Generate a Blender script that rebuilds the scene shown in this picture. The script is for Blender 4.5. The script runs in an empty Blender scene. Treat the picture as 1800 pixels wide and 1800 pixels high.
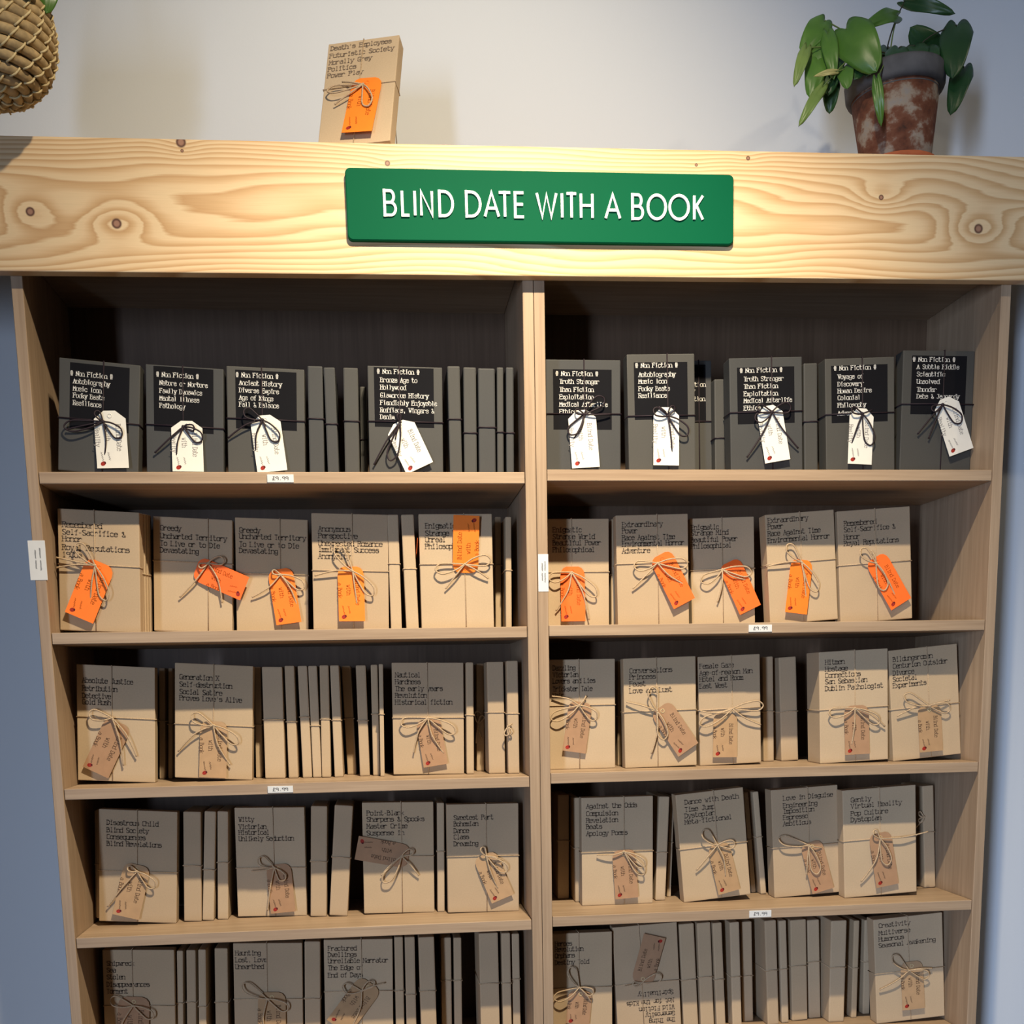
import bpy, bmesh, math, random
from mathutils import Vector, Matrix, Euler
import numpy as np
random.seed(7)
S = bpy.context.scene
COL = S.collection
# ------------------------------------------------------------------ camera
CAM = (0.541, -1.893, 1.355); YAW, PIT, ROL = 0.103, -0.157, -0.019
F, U0, V0 = 1979.5, 887.4, 1521.5
def c2w(x, y, z):
    c, s = math.cos(ROL), math.sin(ROL); x, z = c*x - s*z, s*x + c*z
    c, s = math.cos(PIT), math.sin(PIT); y, z = c*y - s*z, s*y + c*z
    c, s = math.cos(YAW), math.sin(YAW); return Vector((c*x + s*y, -s*x + c*y, z))
RX, FY, UZ = c2w(1, 0, 0), c2w(0, 1, 0), c2w(0, 0, 1)
cd = bpy.data.cameras.new('camera'); cam = bpy.data.objects.new('camera', cd); COL.objects.link(cam)
m = Matrix.Identity(4)
for i, v in enumerate((RX, UZ, -FY)):
    for r in range(3): m[r][i] = v[r]
m.translation = CAM; cam.matrix_world = m
cd.sensor_width = 36; cd.lens = F*36/1800; cd.shift_x = (900-U0)/1800; cd.shift_y = (V0-900)/1800
cd.clip_start = .05; S.camera = cam
C = Vector(CAM)
def ray(u, v): return c2w((u-U0)/F, 1, -(v-V0)/F)
def at(u, v, ax, val):
    d = ray(u, v); return C + d*((val-C[ax])/d[ax])
def proj(P):
    d = Vector(P)-C; y = d.dot(FY); return (U0+F*d.dot(RX)/y, V0-F*d.dot(UZ)/y)
# ------------------------------------------------------------------ world, lights, exposure
w = bpy.data.worlds.new('world'); S.world = w; w.use_nodes = True
bg = w.node_tree.nodes['Background']; bg.inputs[0].default_value = (.82, .80, .84, 1); bg.inputs[1].default_value = .026
S.view_settings.view_transform = 'Standard'; S.view_settings.look = 'None'
S.view_settings.exposure = 0; S.view_settings.gamma = 1; S.view_settings.use_curve_mapping = False
def look(o, tgt):
    o.rotation_euler = (Vector(tgt)-o.location).to_track_quat('-Z', 'Y').to_euler()
def spot(name, loc, tgt, energy, color, angle, blend, radius=.025):
    l = bpy.data.lights.new(name, 'SPOT'); l.energy = energy; l.color = color; l.spot_size = math.radians(angle)
    l.spot_blend = blend; l.shadow_soft_size = radius
    o = bpy.data.objects.new(name, l); COL.objects.link(o); o.location = loc; look(o, tgt); return o
def area(name, loc, tgt, energy, color, sx, sy):
    l = bpy.data.lights.new(name, 'AREA'); l.energy = energy; l.color = color; l.shape = 'RECTANGLE'; l.size = sx; l.size_y = sy
    o = bpy.data.objects.new(name, l); COL.objects.link(o); o.location = loc; look(o, tgt); return o
WARM = (1, .84, .61)
LY, LZ = -1.05, 2.85
spot('spot_lamp', (.78, LY, LZ), (.64, 0, 2.14), 66, WARM, 82, .85)
spot('spot_lamp', (.86, LY, LZ), (.78, 0, .85), 212, WARM, 78, 1.0)
spot('spot_lamp', (2.1, LY, LZ), (1.5, 0, 1.9), 11, WARM, 74, .9)
win = area('window_light', (-1.68, -5.2, 1.0), (2.6, 0, .5), 38, (.60, .74, 1), .36, 2.1); win.data.spread = math.radians(68)
# ------------------------------------------------------------------ helpers
def link(name, me, mat=None, parent=None):
    o = bpy.data.objects.new(name, me); COL.objects.link(o)
    if mat is not None:
        for mm in (mat if isinstance(mat, (list, tuple)) else [mat]): me.materials.append(mm)
    if parent is not None: o.parent = parent
    return o
def tag(o, label=None, cat=None, group=None, kind=None):
    for k, v in (('label', label), ('category', cat), ('group', group), ('kind', kind)):
        if v: o[k] = v
    return o
def empty(name, loc, rot=(0, 0, 0)):
    o = bpy.data.objects.new(name, None); COL.objects.link(o); o.location = loc; o.rotation_euler = rot
    o.empty_display_size = .02; return o
class MB:
    def __init__(s): s.v = []; s.f = []
    def add(s, v, f):
        b = len(s.v); s.v += [tuple(p) for p in v]; s.f += [tuple(i+b for i in q) for q in f]; return s
    def box(s, a, b):
        (x0, y0, z0), (x1, y1, z1) = a, b
        return s.add([(x0,y0,z0),(x1,y0,z0),(x1,y1,z0),(x0,y1,z0),(x0,y0,z1),(x1,y0,z1),(x1,y1,z1),(x0,y1,z1)],
                     [(0,3,2,1),(4,5,6,7),(0,1,5,4),(1,2,6,5),(2,3,7,6),(3,0,4,7)])
    def tube(s, pts, r, n=6, closed=False, taper=None):
        pts = [Vector(p) for p in pts]; N = len(pts); vs = []; fs = []
        up = None
        for i, p in enumerate(pts):
            a = pts[(i-1) % N] if (closed or i) else p; b = pts[(i+1) % N] if (closed or i < N-1) else p
            t = (b-a); t = t.normalized() if t.length > 1e-9 else Vector((0, 0, 1))
            if up is None:
                up = t.orthogonal().normalized()
            up = (up - t*up.dot(t)); up = up.normalized() if up.length > 1e-6 else t.orthogonal().normalized()
            q = t.cross(up); rr = r*(taper(i/(N-1)) if taper else 1)
            for k in range(n):
                an = 2*math.pi*k/n; vs.append(p + up*(rr*math.cos(an)) + q*(rr*math.sin(an)))
        for i in range(N if closed else N-1):
            j = (i+1) % N
            for k in range(n):
                l = (k+1) % n; fs.append((i*n+k, i*n+l, j*n+l, j*n+k))
        if not closed:
            fs.append(tuple(range(n))[::-1]); fs.append(tuple((N-1)*n+k for k in range(n)))
        return s.add(vs, fs)
    def ball(s, c, r, sq=(1, 1, 1), nu=8, nv=5):
        vs = [(c[0], c[1], c[2]-r*sq[2])]; fs = []
        for j in range(1, nv):
            ph = math.pi*j/nv-math.pi/2
            for i in range(nu):
                th = 2*math.pi*i/nu
                vs.append((c[0]+r*sq[0]*math.cos(ph)*math.cos(th), c[1]+r*sq[1]*math.cos(ph)*math.sin(th), c[2]+r*sq[2]*math.sin(ph)))
        vs.append((c[0], c[1], c[2]+r*sq[2]))
        for i in range(nu):
            k = (i+1) % nu
            fs.append((0, 1+k, 1+i)); L = 1+(nv-2)*nu; fs.append((L+i, L+k, len(vs)-1))
            for j in range(nv-2): fs.append((1+j*nu+i, 1+j*nu+k, 1+(j+1)*nu+k, 1+(j+1)*nu+i))
        return s.add(vs, fs)
    def lathe(s, prof, n=48, jit=0):
        vs = []; fs = []
        for r, z in prof:
            for k in range(n):
                a = 2*math.pi*k/n; vs.append((r*math.cos(a), r*math.sin(a), z))
        for i in range(len(prof)-1):
            for k in range(n):
                l = (k+1) % n; fs.append((i*n+k, i*n+l, (i+1)*n+l, (i+1)*n+k))
        return s.add(vs, fs)
    def build(s, name, mat, parent=None, smooth=False):
        me = bpy.data.meshes.new(name); me.from_pydata(s.v, [], s.f); me.update()
        if smooth: me.polygons.foreach_set('use_smooth', [True]*len(me.polygons))
        return link(name, me, mat, parent)
def bbox_mesh(name, a, b, bev, seg, mat, parent=None, only=None):
    """bevelled box"""
    bm = bmesh.new(); mb = MB().box(a, b)
    vs = [bm.verts.new(v) for v in mb.v]
    for f in mb.f: bm.faces.new([vs[i] for i in f])
    if bev:
        bmesh.ops.bevel(bm, geom=list(bm.edges), offset=bev, segments=seg, affect='EDGES', profile=.6)
    bmesh.ops.recalc_face_normals(bm, faces=list(bm.faces))
    me = bpy.data.meshes.new(name); bm.to_mesh(me); bm.free()
    return link(name, me, mat, parent)
def crom(pts, k=5):
    P = [Vector(p) for p in pts]; out = []
    for i in range(len(P)-1):
        a, b, c, d = P[max(i-1, 0)], P[i], P[i+1], P[min(i+2, len(P)-1)]
        for j in range(k):
            t = j/k
            out.append(.5*((2*b)+(c-a)*t+(2*a-5*b+4*c-d)*t*t+(3*b-a-3*c+d)*t**3))
    out.append(P[-1]); return out
# ------------------------------------------------------------------ materials
class NT:
    def __init__(s, name):
        s.m = bpy.data.materials.new(name); s.m.use_nodes = True; s.t = s.m.node_tree; s.b = s.t.nodes['Principled BSDF']
    def n(s, typ, **kw):
        nd = s.t.nodes.new(typ)
        for k, v in kw.items():
            if k.startswith('i_'):
                key = k[2:]; nd.inputs[int(key) if key.isdigit() else key].default_value = v
            else: setattr(nd, k, v)
        return nd
    def l(s, a, b): s.t.links.new(a, b)
    def math(s, op, a, b=None, c=None):
        nd = s.n('ShaderNodeMath', operation=op)
        for i, x in enumerate((a, b, c)):
            if x is None: continue
            if isinstance(x, (int, float)): nd.inputs[i].default_value = x
            else: s.l(x, nd.inputs[i])
        return nd.outputs[0]
    def coords(s, scale=(1, 1, 1), out='Object', rot=(0, 0, 0)):
        tc = s.n('ShaderNodeTexCoord'); mp = s.n('ShaderNodeMapping'); mp.inputs['Scale'].default_value = scale
        mp.inputs['Rotation'].default_value = rot
        s.l(tc.outputs[out], mp.inputs[0]); return mp.outputs[0]
    def noise(s, vec, scale, detail=3, rough=.5):
        nd = s.n('ShaderNodeTexNoise'); nd.inputs['Scale'].default_value = scale; nd.inputs['Detail'].default_value = detail
        nd.inputs['Roughness'].default_value = rough; s.l(vec, nd.inputs['Vector']); return nd.outputs[0]
    def ramp(s, fac, stops):
        nd = s.n('ShaderNodeValToRGB'); cr = nd.color_ramp
        while len(cr.elements) < len(stops): cr.elements.new(.5)
        for e, (p, c) in zip(cr.elements, stops): e.position = p; e.color = (*c, 1) if len(c) == 3 else c
        s.l(fac, nd.inputs[0]); return nd.outputs[0]
    def bump(s, h, st=.2, dist=.001):
        nd = s.n('ShaderNodeBump'); nd.inputs['Strength'].default_value = st; nd.inputs['Distance'].default_value = dist
        s.l(h, nd.inputs['Height']); s.l(nd.outputs[0], s.b.inputs['Normal'])
    def col(s, c):
        if isinstance(c, tuple): s.b.inputs['Base Color'].default_value = (*c, 1)
        else: s.l(c, s.b.inputs['Base Color'])
    def fin(s, rough=.6, spec=.3):
        s.b.inputs['Roughness'].default_value = rough; s.b.inputs['Specular IOR Level'].default_value = spec; return s.m
def simple(name, c, rough=.7, spec=.2, var=.12, sc=60, bump=0):
    t = NT(name); v = t.noise(t.coords(), sc, 3)
    t.col(t.ramp(v, [(.25, tuple(x*(1-var) for x in c)), (.75, tuple(min(1, x*(1+var)) for x in c))]))
    if bump: t.bump(v, bump, .0006)
    return t.fin(rough, spec)
def veneer(name, horiz, dark=(.30, .205, .128), lite=(.46, .335, .222)):
    t = NT(name); sc = (3, 60, 90) if horiz else (90, 60, 3)
    v = t.noise(t.coords(sc), 1.6, 5, .62); sc2 = (.8, 9, 14) if horiz else (14, 9, .8)
    v2 = t.noise(t.coords(sc2), 1.3, 2)
    f = t.math('ADD', t.math('MULTIPLY', v, .6), t.math('MULTIPLY', v2, .4))
    t.col(t.ramp(f, [(.33, dark), (.68, lite)])); t.bump(v, .12, .0004); return t.fin(.5, .3)
def papermat(name, c, var=.09, rough=.8, spec=.15, bump=.25):
    t = NT(name); co = t.coords()
    f = t.noise(co, 420, 3, .7); g = t.noise(co, 9, 2)
    v = t.math('ADD', t.math('MULTIPLY', f, .5), t.math('MULTIPLY', g, .5))
    t.col(t.ramp(v, [(.3, tuple(x*(1-var) for x in c)), (.7, tuple(x*(1+var) for x in c))]))
    cr = t.noise(t.coords((1, 1, .6)), 28, 2); t.bump(cr, bump, .0012); return t.fin(rough, spec)
M = {}
M['wood_v'] = veneer('walnut_veneer_upright', False); M['wood_h'] = veneer('walnut_veneer_shelf', True)
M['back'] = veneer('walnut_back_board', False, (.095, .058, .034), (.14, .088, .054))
M['kraft'] = [papermat('kraft_paper', c) for c in ((.47, .352, .222), (.45, .335, .214), (.49, .373, .242))]
M['black'] = [papermat('black_paper', c, .1, .62, .3) for c in ((.058, .057, .052), (.050, .051, .050), (.064, .062, .055))]
M['panel'] = papermat('black_print', (.007, .007, .009), .1, .7, .08, .1)
M['ink'] = simple('grey_ink', (.225, .168, .118), .8, .1)
M['white_ink'] = simple('white_ink', (.80, .78, .72), .7, .1, .05)
M['tag_ink'] = simple('faded_stamp_ink', (.27, .25, .235), .8, .1)
M['tag_ink_k'] = simple('brown_stamp_ink', (.13, .075, .045), .8, .1)
M['tag_ink_o'] = simple('dark_stamp_ink', (.36, .075, .01), .8, .1)
M['red'] = simple('red_print', (.36, .028, .016), .6, .2)
M['red_dk'] = simple('dark_red_print', (.09, .01, .01), .6, .2)
M['orange'] = [simple('orange_card', c, .55, .25, .04) for c in ((.92, .195, .020), (.92, .15, .022), (.92, .215, .020))]
M['white'] = simple('white_card', (.73, .71, .64), .7, .12, .03)
M['ktag'] = [simple('brown_card', c, .75, .15, .08) for c in ((.40, .255, .135), (.37, .22, .125), (.43, .28, .155))]
M['twine'] = simple('jute_twine', (.46, .34, .215), .9, .1, .3, 600, .5)
M['cord'] = simple('black_cord', (.020, .012, .017), .6, .3, .2, 600)
M['sticker'] = simple('white_sticker', (.68, .68, .66), .7, .12, .03)
M['st_ink'] = simple('grey_sticker_ink', (.20, .20, .20), .8, .1)
M['green'] = simple('green_sign_paint', (.0003, .094, .040), .6, .06, .03, 6)
M['letter'] = simple('white_letter', (.86, .90, .85), .45, .3, .02)
M['terra'] = simple('terracotta', (.42, .12, .05), .8, .15, .2, 40)
M['soil'] = simple('potting_soil', (.03, .02, .013), .95, .05, .4, 150, .8)
M['stem'] = simple('leaf_stem', (.10, .15, .04), .6, .3)
M['stem_dk'] = simple('dark_stem', (.035, .035, .02), .6, .3)
M['wire'] = simple('steel_wire', (.30, .28, .25), .4, .5)
def wallmat(name, c):
    t = NT(name); v = t.noise(t.coords(), 260, 3, .6); g = t.noise(t.coords(), .8, 2)
    t.col(t.ramp(g, [(.3, tuple(x*.97 for x in c)), (.7, c)])); t.bump(v, .12, .0008); return t.fin(.75, .2)
M['wall'] = wallmat('white_wall_paint', (.68, .725, .775))
M['floor'] = veneer('floor_board', True, (.20, .14, .09), (.30, .22, .15))
# pots and leaves
t = NT('weathered_pot'); co = t.coords((1, 1, 1.3)); a = t.noise(co, 17, 5, .62); b = t.noise(co, 48, 4, .6)
v = t.math('ADD', t.math('MULTIPLY', a, .75), t.math('MULTIPLY', b, .25))
t.col(t.ramp(v, [(.34, (.050, .026, .020)), (.44, (.130, .048, .028)), (.50, (.16, .068, .042)), (.57, (.30, .245, .195)), (.66, (.25, .245, .245))]))
t.bump(v, .4, .002); M['pot'] = t.fin(.85, .15)
M['rim'] = simple('grey_pot_rim', (.085, .085, .09), .8, .2, .35, 30, .3)
def leafmat(name, c, c2):
    t = NT(name); v = t.noise(t.coords(), 22, 3)
    t.col(t.ramp(v, [(.3, c), (.7, c2)])); t.bump(v, .1, .001)
    t.b.inputs['Subsurface Weight'].default_value = 0; return t.fin(.38, .45)
M['leaf'] = [leafmat('leaf_mid', (.045, .125, .018), (.085, .19, .028)), leafmat('leaf_dark', (.012, .048, .014), (.022, .07, .018)), leafmat('leaf_light', (.11, .18, .045), (.16, .24, .06)), leafmat('leaf_yellow', (.38, .36, .14), (.46, .42, .18))]
M['grass'] = simple('seagrass_coil', (.40, .295, .155), .85, .15, .35, 90, .8)
M['stitch'] = simple('pale_palm_stitch', (.62, .50, .27), .7, .25, .2, 200)
# pine board: contour bands swirled round knots
HANG = .0084     # the board hangs a touch off level
HC = Vector((.8, -.022, 2.0842)); HH = .1868   # centre of the front face
def hloc(u, v, y=-.022):
    p = at(u, v, 1, y)-HC; c, s = math.cos(HANG), math.sin(HANG); return (c*p.x+s*p.z, -s*p.x+c*p.z)
KN = [(53, 372, 8, 1), (205, 393, 9, 1), (318, 250, 9, .5), (681, 287, 5, .25), (1315, 278, 4, .25), (1720, 402, 9, 1.2), (1549, 347, 5, .9), (1224, 290, 3, .1), (320, 265, 3, .1)]
def pinemat():
    t = NT('knotty_pine'); tc = t.n('ShaderNodeTexCoord'); sp = t.n('ShaderNodeSeparateXYZ'); t.l(tc.outputs['Object'], sp.inputs[0])
    X, Z = sp.outputs[0], sp.outputs[2]
    n1 = t.noise(t.coords((1.7, 1, 6.5)), 1.15, 1.6, .4); n2 = t.noise(t.coords((2.2, 1, 55)), 2.0, 3, .6)
    fld = None
    zc = t.math('ADD', Z, .003)
    az = t.math('ABSOLUTE', zc)
    base = t.math('MULTIPLY', t.math('POWER', az, 2.), 800.)
    base = t.math('ADD', base, t.math('MULTIPLY', Z, 12))
    fld = t.math('ADD', base, t.math('MULTIPLY', n1, 11.))
    fld = t.math('ADD', fld, t.math('MULTIPLY', n2, .55))
    dk = None; core = None
    for (u, v, r, amp) in KN:
        kx, kz = hloc(u, v)
        dx = t.math('SUBTRACT', X, kx); dz = t.math('SUBTRACT', Z, kz)
        d2 = t.math('ADD', t.math('MULTIPLY', t.math('POWER', t.math('ABSOLUTE', dx), 2), .30), t.math('POWER', t.math('ABSOLUTE', dz), 2))
        g = t.math('EXPONENT', t.math('MULTIPLY', d2, -1/(.026*math.sqrt(max(amp, .15)))**2))
        fld = t.math('ADD', fld, t.math('MULTIPLY', g, 2.6*amp))
        rr = r*.00085
        d = t.math('SQRT', t.math('ADD', t.math('POWER', t.math('ABSOLUTE', dx), 2), t.math('POWER', t.math('ABSOLUTE', dz), 2)))
        k = t.math('SUBTRACT', 1., t.math('SMOOTHSTEP', d, rr*.8, rr*1.15)) if False else t.n('ShaderNodeMapRange', interpolation_type='SMOOTHSTEP', i_1=rr*.75, i_2=rr*1.15, i_3=1., i_4=0.)
        t.l(d, k.inputs[0])
        c = t.n('ShaderNodeMapRange', interpolation_type='SMOOTHSTEP', i_1=rr*.35, i_2=rr*.8, i_3=1., i_4=0.); t.l(d, c.inputs[0])
        dk = k.outputs[0] if dk is None else t.math('MAXIMUM', dk, k.outputs[0])
        core = c.outputs[0] if core is None else t.math('MAXIMUM', core, c.outputs[0])
    saw = t.math('FRACT', fld)
    col = t.ramp(saw, [(0, (.80, .60, .35)), (.30, (.79, .575, .33)), (.66, (.66, .43, .215)), (.86, (.585, .355, .165)), (1., (.80, .60, .35))])
    fine = t.noise(t.coords((6, 1, 260)), 3, 2)
    mx = t.n('ShaderNodeMix', data_type='RGBA', blend_type='MULTIPLY'); mx.inputs[0].default_value = .22
    t.l(col, mx.inputs[6]); t.l(t.ramp(fine, [(.3, (.75, .72, .68)), (.7, (1, 1, 1))]), mx.inputs[7])
    m1 = t.n('ShaderNodeMix', data_type='RGBA'); t.l(dk, m1.inputs[0]); t.l(mx.outputs[2], m1.inputs[6]); m1.inputs[7].default_value = (.10, .04, .025, 1)
    m2 = t.n('ShaderNodeMix', data_type='RGBA'); t.l(core, m2.inputs[0]); t.l(m1.outputs[2], m2.inputs[6]); m2.inputs[7].default_value = (.36, .19, .12, 1)
    t.l(m2.outputs[2], t.b.inputs['Base Color']); t.bump(saw, .06, .0004); return t.fin(.45, .35)
M['pine'] = pinemat()
# ------------------------------------------------------------------ lettering (stroke font, flat print)
GL = {'A':'022942 1535','B':'0209 092938372606 263645433202','C':'4839190803123243','D':'0209 0929384744332202','E':'0209 0949 0636 0242','F':'0209 0949 0636','G':'4839190803123242 424525','H':'0209 4249 0646','I':'2229 1232 1939','J':'3933221203 1949','K':'0209 0549 1642','L':'0209 0242','M':'0209254942','N':'02094249','O':'193948433212030819','P':'0209 093948473606','Q':'193948433212030819 2442','R':'0209 093948473606 2642','S':'483919080716354443321203','T':'2229 0949','U':'090312324349','V':'092249','W':'0912263249','X':'0249 0942','Y':'092649 2622','Z':'09490242',
'a':'17374642 45150403123243','b':'0209 0617374643321203','c':'4637170603123243','d':'4249 4637170603123243','e':'05454637170603123243','f':'22283949 0737','g':'4741301001 4637170604133344','h':'0209 0617374642','i':'172722 1232 2829','j':'1737312010 3839','k':'0209 0447 1542','l':'192922 1232','m':'0207 06172622 26374642','n':'0207 0617374642','o':'173746433212030617','p':'0007 0617374643321203','q':'4047 4637170603123243','r':'0207 0516273746','s':'4637170615354443321203','t':'1913223243 0737','u':'0703123243 4742','v':'072247','w':'0712253247','x':'0247 0742','y':'072247 2210','z':'07470242',
'&':'42170819282603123244','#':'1219 3239 0545 0747',"'":'2927','-':'1535','?':'08193948372524 2223','.':'2223',',':'2321','0':'193948433212030819','1':'182922 1232','9':'4636160708193948464332','8':'16070819394847361605031232434536','£':'4839192815131202 0242 0535'}
NOSERIF = set("#&'-?.,019£oOCcGSsegea8")
def strokes(ch): return [[(int(s[i]), int(s[i+1])-2) for i in range(0, len(s), 2)] for s in GL.get(ch, '').split()]
def text_quads(mb, txt, org, ux, uz, sx, sy, wd, adv, lift, serif=True):
    """org: local point of the baseline start; ux/uz: unit axes along and up; glyph units sx (0-4), sy (0-7)"""
    org = Vector(org); nrm = Vector((0, -1, 0)) if lift is None else lift
    for i, ch in enumerate(txt):
        if ch == ' ': continue
        o = org+ux*(adv*i)
        segs = []
        for st in strokes(ch):
            for a, b in zip(st, st[1:]): segs.append((a, b, 1))
            if serif and ch not in NOSERIF:
                for e, q in ((st[0], st[1]), (st[-1], st[-2])):
                    if abs(e[1]-q[1]) > abs(e[0]-q[0]) and len(st) >= 2 and e[1] in (0, 5, 7, -2):
                        segs.append(((e[0]-1.05, e[1]), (e[0]+1.05, e[1]), .8))
        for a, b, k in segs:
            pa = o+ux*(a[0]*sx)+uz*(a[1]*sy); pb = o+ux*(b[0]*sx)+uz*(b[1]*sy)
            d = pb-pa; L = d.length
            if L < 1e-7: continue
            d /= L; n = d.cross(nrm).normalized()*(wd*k/2); pa = pa-d*(wd*.4*k); pb = pb+d*(wd*.4*k)
            mb.add([pa-n, pb-n, pb+n, pa+n], [(0, 1, 2, 3)])
def scribble(mb, org, ux, uz, length, amp, wd, words, rng, nrm=Vector((0, -1, 0))):
    """two-stroke illegible hand: little zig-zag words"""
    org = Vector(org); x = 0; L = length/words
    for k in range(words):
        n = max(4, int(L/amp/.5)); pts = []
        for i in range(n):
            pts.append(org+ux*(x+L*.82*i/(n-1))+uz*(amp*(.5 if i % 2 else -.5)*rng.uniform(.6, 1.2)))
        for a, b in zip(pts, pts[1:]):
            d = (b-a); l = d.length; d /= l; q = d.cross(nrm).normalized()*(wd/2); mb.add([a-q, b-q, b+q, a+q], [(0, 1, 2, 3)])
        x += L
# ------------------------------------------------------------------ the room
WY = .285
def plane_box(name, a, b, mat, kind='structure', label=None):
    o = MB().box(a, b).build(name, mat); return tag(o, label, None, None, kind)
plane_box('wall_back', (-2.5, WY, 0), (4.5, WY+.12, 3.1), M['wall'], label='white painted wall behind the bookcases')
plane_box('floor', (-2.5, -6.5, -.1), (4.5, WY, 0), M['floor'], label='wooden floor under the bookcases')
plane_box('ceiling', (-2.5, -2.6, 3.1), (4.5, WY+.12, 3.2), M['wall'], label='white ceiling above the bookcases')
# ------------------------------------------------------------------ bookcases
T = .018
ZL = [1.70, 1.454, 1.2049, .957, .711, .462, .218]
OFF = [.0042, .0013, .0045, .0038, .003, 0, 0]
ZR = [a+b for a, b in zip(ZL, OFF)]
TOP = 2.040
def text_mesh(name, lines, mat, parent): return None
def bookcase(x0, zs, label):
    e = tag(empty('bookcase', (x0, 0, 0)), label, 'bookcase', 'pair of bookcases')
    for xa in (0, .782): bbox_mesh('side_panel', (xa+.0004, 0, 0), (xa+T-.0004, .27, TOP), .0008, 1, M['wood_v'], e)
    bbox_mesh('top_panel', (T, .002, TOP-T), (.782, .27, TOP), .0008, 1, M['wood_h'], e)
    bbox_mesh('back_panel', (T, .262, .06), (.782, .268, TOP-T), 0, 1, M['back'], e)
    for z in zs: bbox_mesh('shelf', (T+.0006, .0015, z-T), (.782-.0006, .262, z), .0008, 1, M['wood_h'], e)
    bbox_mesh('bottom_shelf', (T, .0015, .06), (.782, .262, .06+T), .0008, 1, M['wood_h'], e)
    bbox_mesh('plinth', (T, .02, 0), (.782, .035, .06), 0, 1, M['wood_h'], e)
    return e
BL = bookcase(0, ZL, 'left walnut-brown bookcase filled with paper-wrapped books under the pine board')
BR = bookcase(.8, ZR, 'right walnut-brown bookcase filled with paper-wrapped books under the pine board')
def sticker(par, x0, u0, v0, u1, v1, vertical=False, seed=0):
    a = at(u0, v1, 1, 0); b = at(u1, v0, 1, 0); x = (a.x+b.x)/2-x0; z = (a.z+b.z)/2; hw = abs(b.x-a.x)/2; hh = abs(b.z-a.z)/2
    o = bbox_mesh('shelf_label' if vertical else 'price_label', (x-hw, -.0007, z-hh), (x+hw, .0012, z+hh), .0002, 1, M['sticker'], par)
    tag(o, 'white sticker with two lines of small print' if vertical else 'white price sticker reading £9.99')
    mb = MB(); rng = random.Random(seed)
    if vertical:
        for dx, f in ((hw*.35, .62), (-hw*.2, .52)):
            scribble(mb, (x+dx, -.00085, z+hh*f), Vector((0, 0, -1)), Vector((1, 0, 0)), hh*f*2, .0022, .0007, 2, rng)
    else:
        s = '£9.99'; adv = hw*2*.62/5; text_quads(mb, s, (x-adv*2.4, -.00085, z-hh*.42), Vector((1, 0, 0)), Vector((0, 0, 1)), adv*.19, hh*.84/7, .0009, adv, None, False)
    mb.build('label_print', M['st_ink'], o)
sticker(BL, 0, 470, 834, 516, 848, False, 1); sticker(BL, 0, 471, 1381, 515, 1394, False, 2)
sticker(BR, .8, 1316, 1098, 1357, 1111, False, 3); sticker(BR, .8, 1317, 1599.5, 1356, 1613, False, 4)
sticker(BL, 0, 54, 950, 78.5, 1020, True, 5); sticker(BR, .8, 946.5, 974, 963.5, 1040, True, 6)
# ------------------------------------------------------------------ pine header board and sign
hd = tag(empty('header_board', HC, (0, -HANG, 0)), 'long knotty pine board laid across the top of both bookcases', 'board')
bbox_mesh('front_board', (-1.25, 0, -HH/2), (1.35, .0215, HH/2), .002, 2, M['pine'], hd)
bbox_mesh('top_board', (-1.25, .0217, HH/2-.022), (1.35, WY+.018, HH/2-.0005), .001, 1, M['pine'], hd)
HTOP = lambda x: HC.z+HH/2+math.sin(HANG)*(x-HC.x)
sg0 = hloc(612, 427); sg1 = hloc(1287, 306)
sw, sh = sg1[0]-sg0[0], .104
sc = ((sg0[0]+sg1[0])/2, (hloc(950, 305)[1]+hloc(950, 430)[1])/2)
sh = abs(hloc(950, 305)[1]-hloc(950, 430)[1])
Rh = Euler((0, -HANG, 0)).to_matrix()
sign = tag(empty('sign', HC+Rh@Vector((sc[0], -.0002, sc[1])), (0, -HANG, 0)), "green sign with white capitals 'BLIND DATE WITH A BOOK' on the pine board", 'sign')
def rrect(w, h, r, n=5):
    out = []
    for cx, cz, a0 in ((w/2-r, h/2-r, 0), (-w/2+r, h/2-r, 90), (-w/2+r, -h/2+r, 180), (w/2-r, -h/2+r, 270)):
        for i in range(n+1):
            a = math.radians(a0+90*i/n); out.append((cx+r*math.cos(a), cz+r*math.sin(a)))
    return out
def prism(mb, outl, y0, y1):
    n = len(outl)
    mb.add([(x, y0, z) for x, z in outl]+[(x, y1, z) for x, z in outl],
           [tuple(range(n)), tuple(range(2*n-1, n-1, -1))]+[(i, n+i, n+(i+1) % n, (i+1) % n) for i in range(n)])
mb = MB(); o1 = rrect(sw, sh, .008); o2 = rrect(sw-.003, sh-.003, .0068); n = len(o1)
mb.add([(x, 0, z) for x, z in o1]+[(x, -.0075, z) for x, z in o1]+[(x, -.009, z) for x, z in o2],
       [tuple(range(n))[::-1]]+[(i, (i+1) % n, n+(i+1) % n, n+i) for i in range(n)]+[(n+i, n+(i+1) % n, 2*n+(i+1) % n, 2*n+i) for i in range(n)]+[tuple(range(2*n, 3*n))])
mb.build('sign_panel', M['green'], sign)
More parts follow.
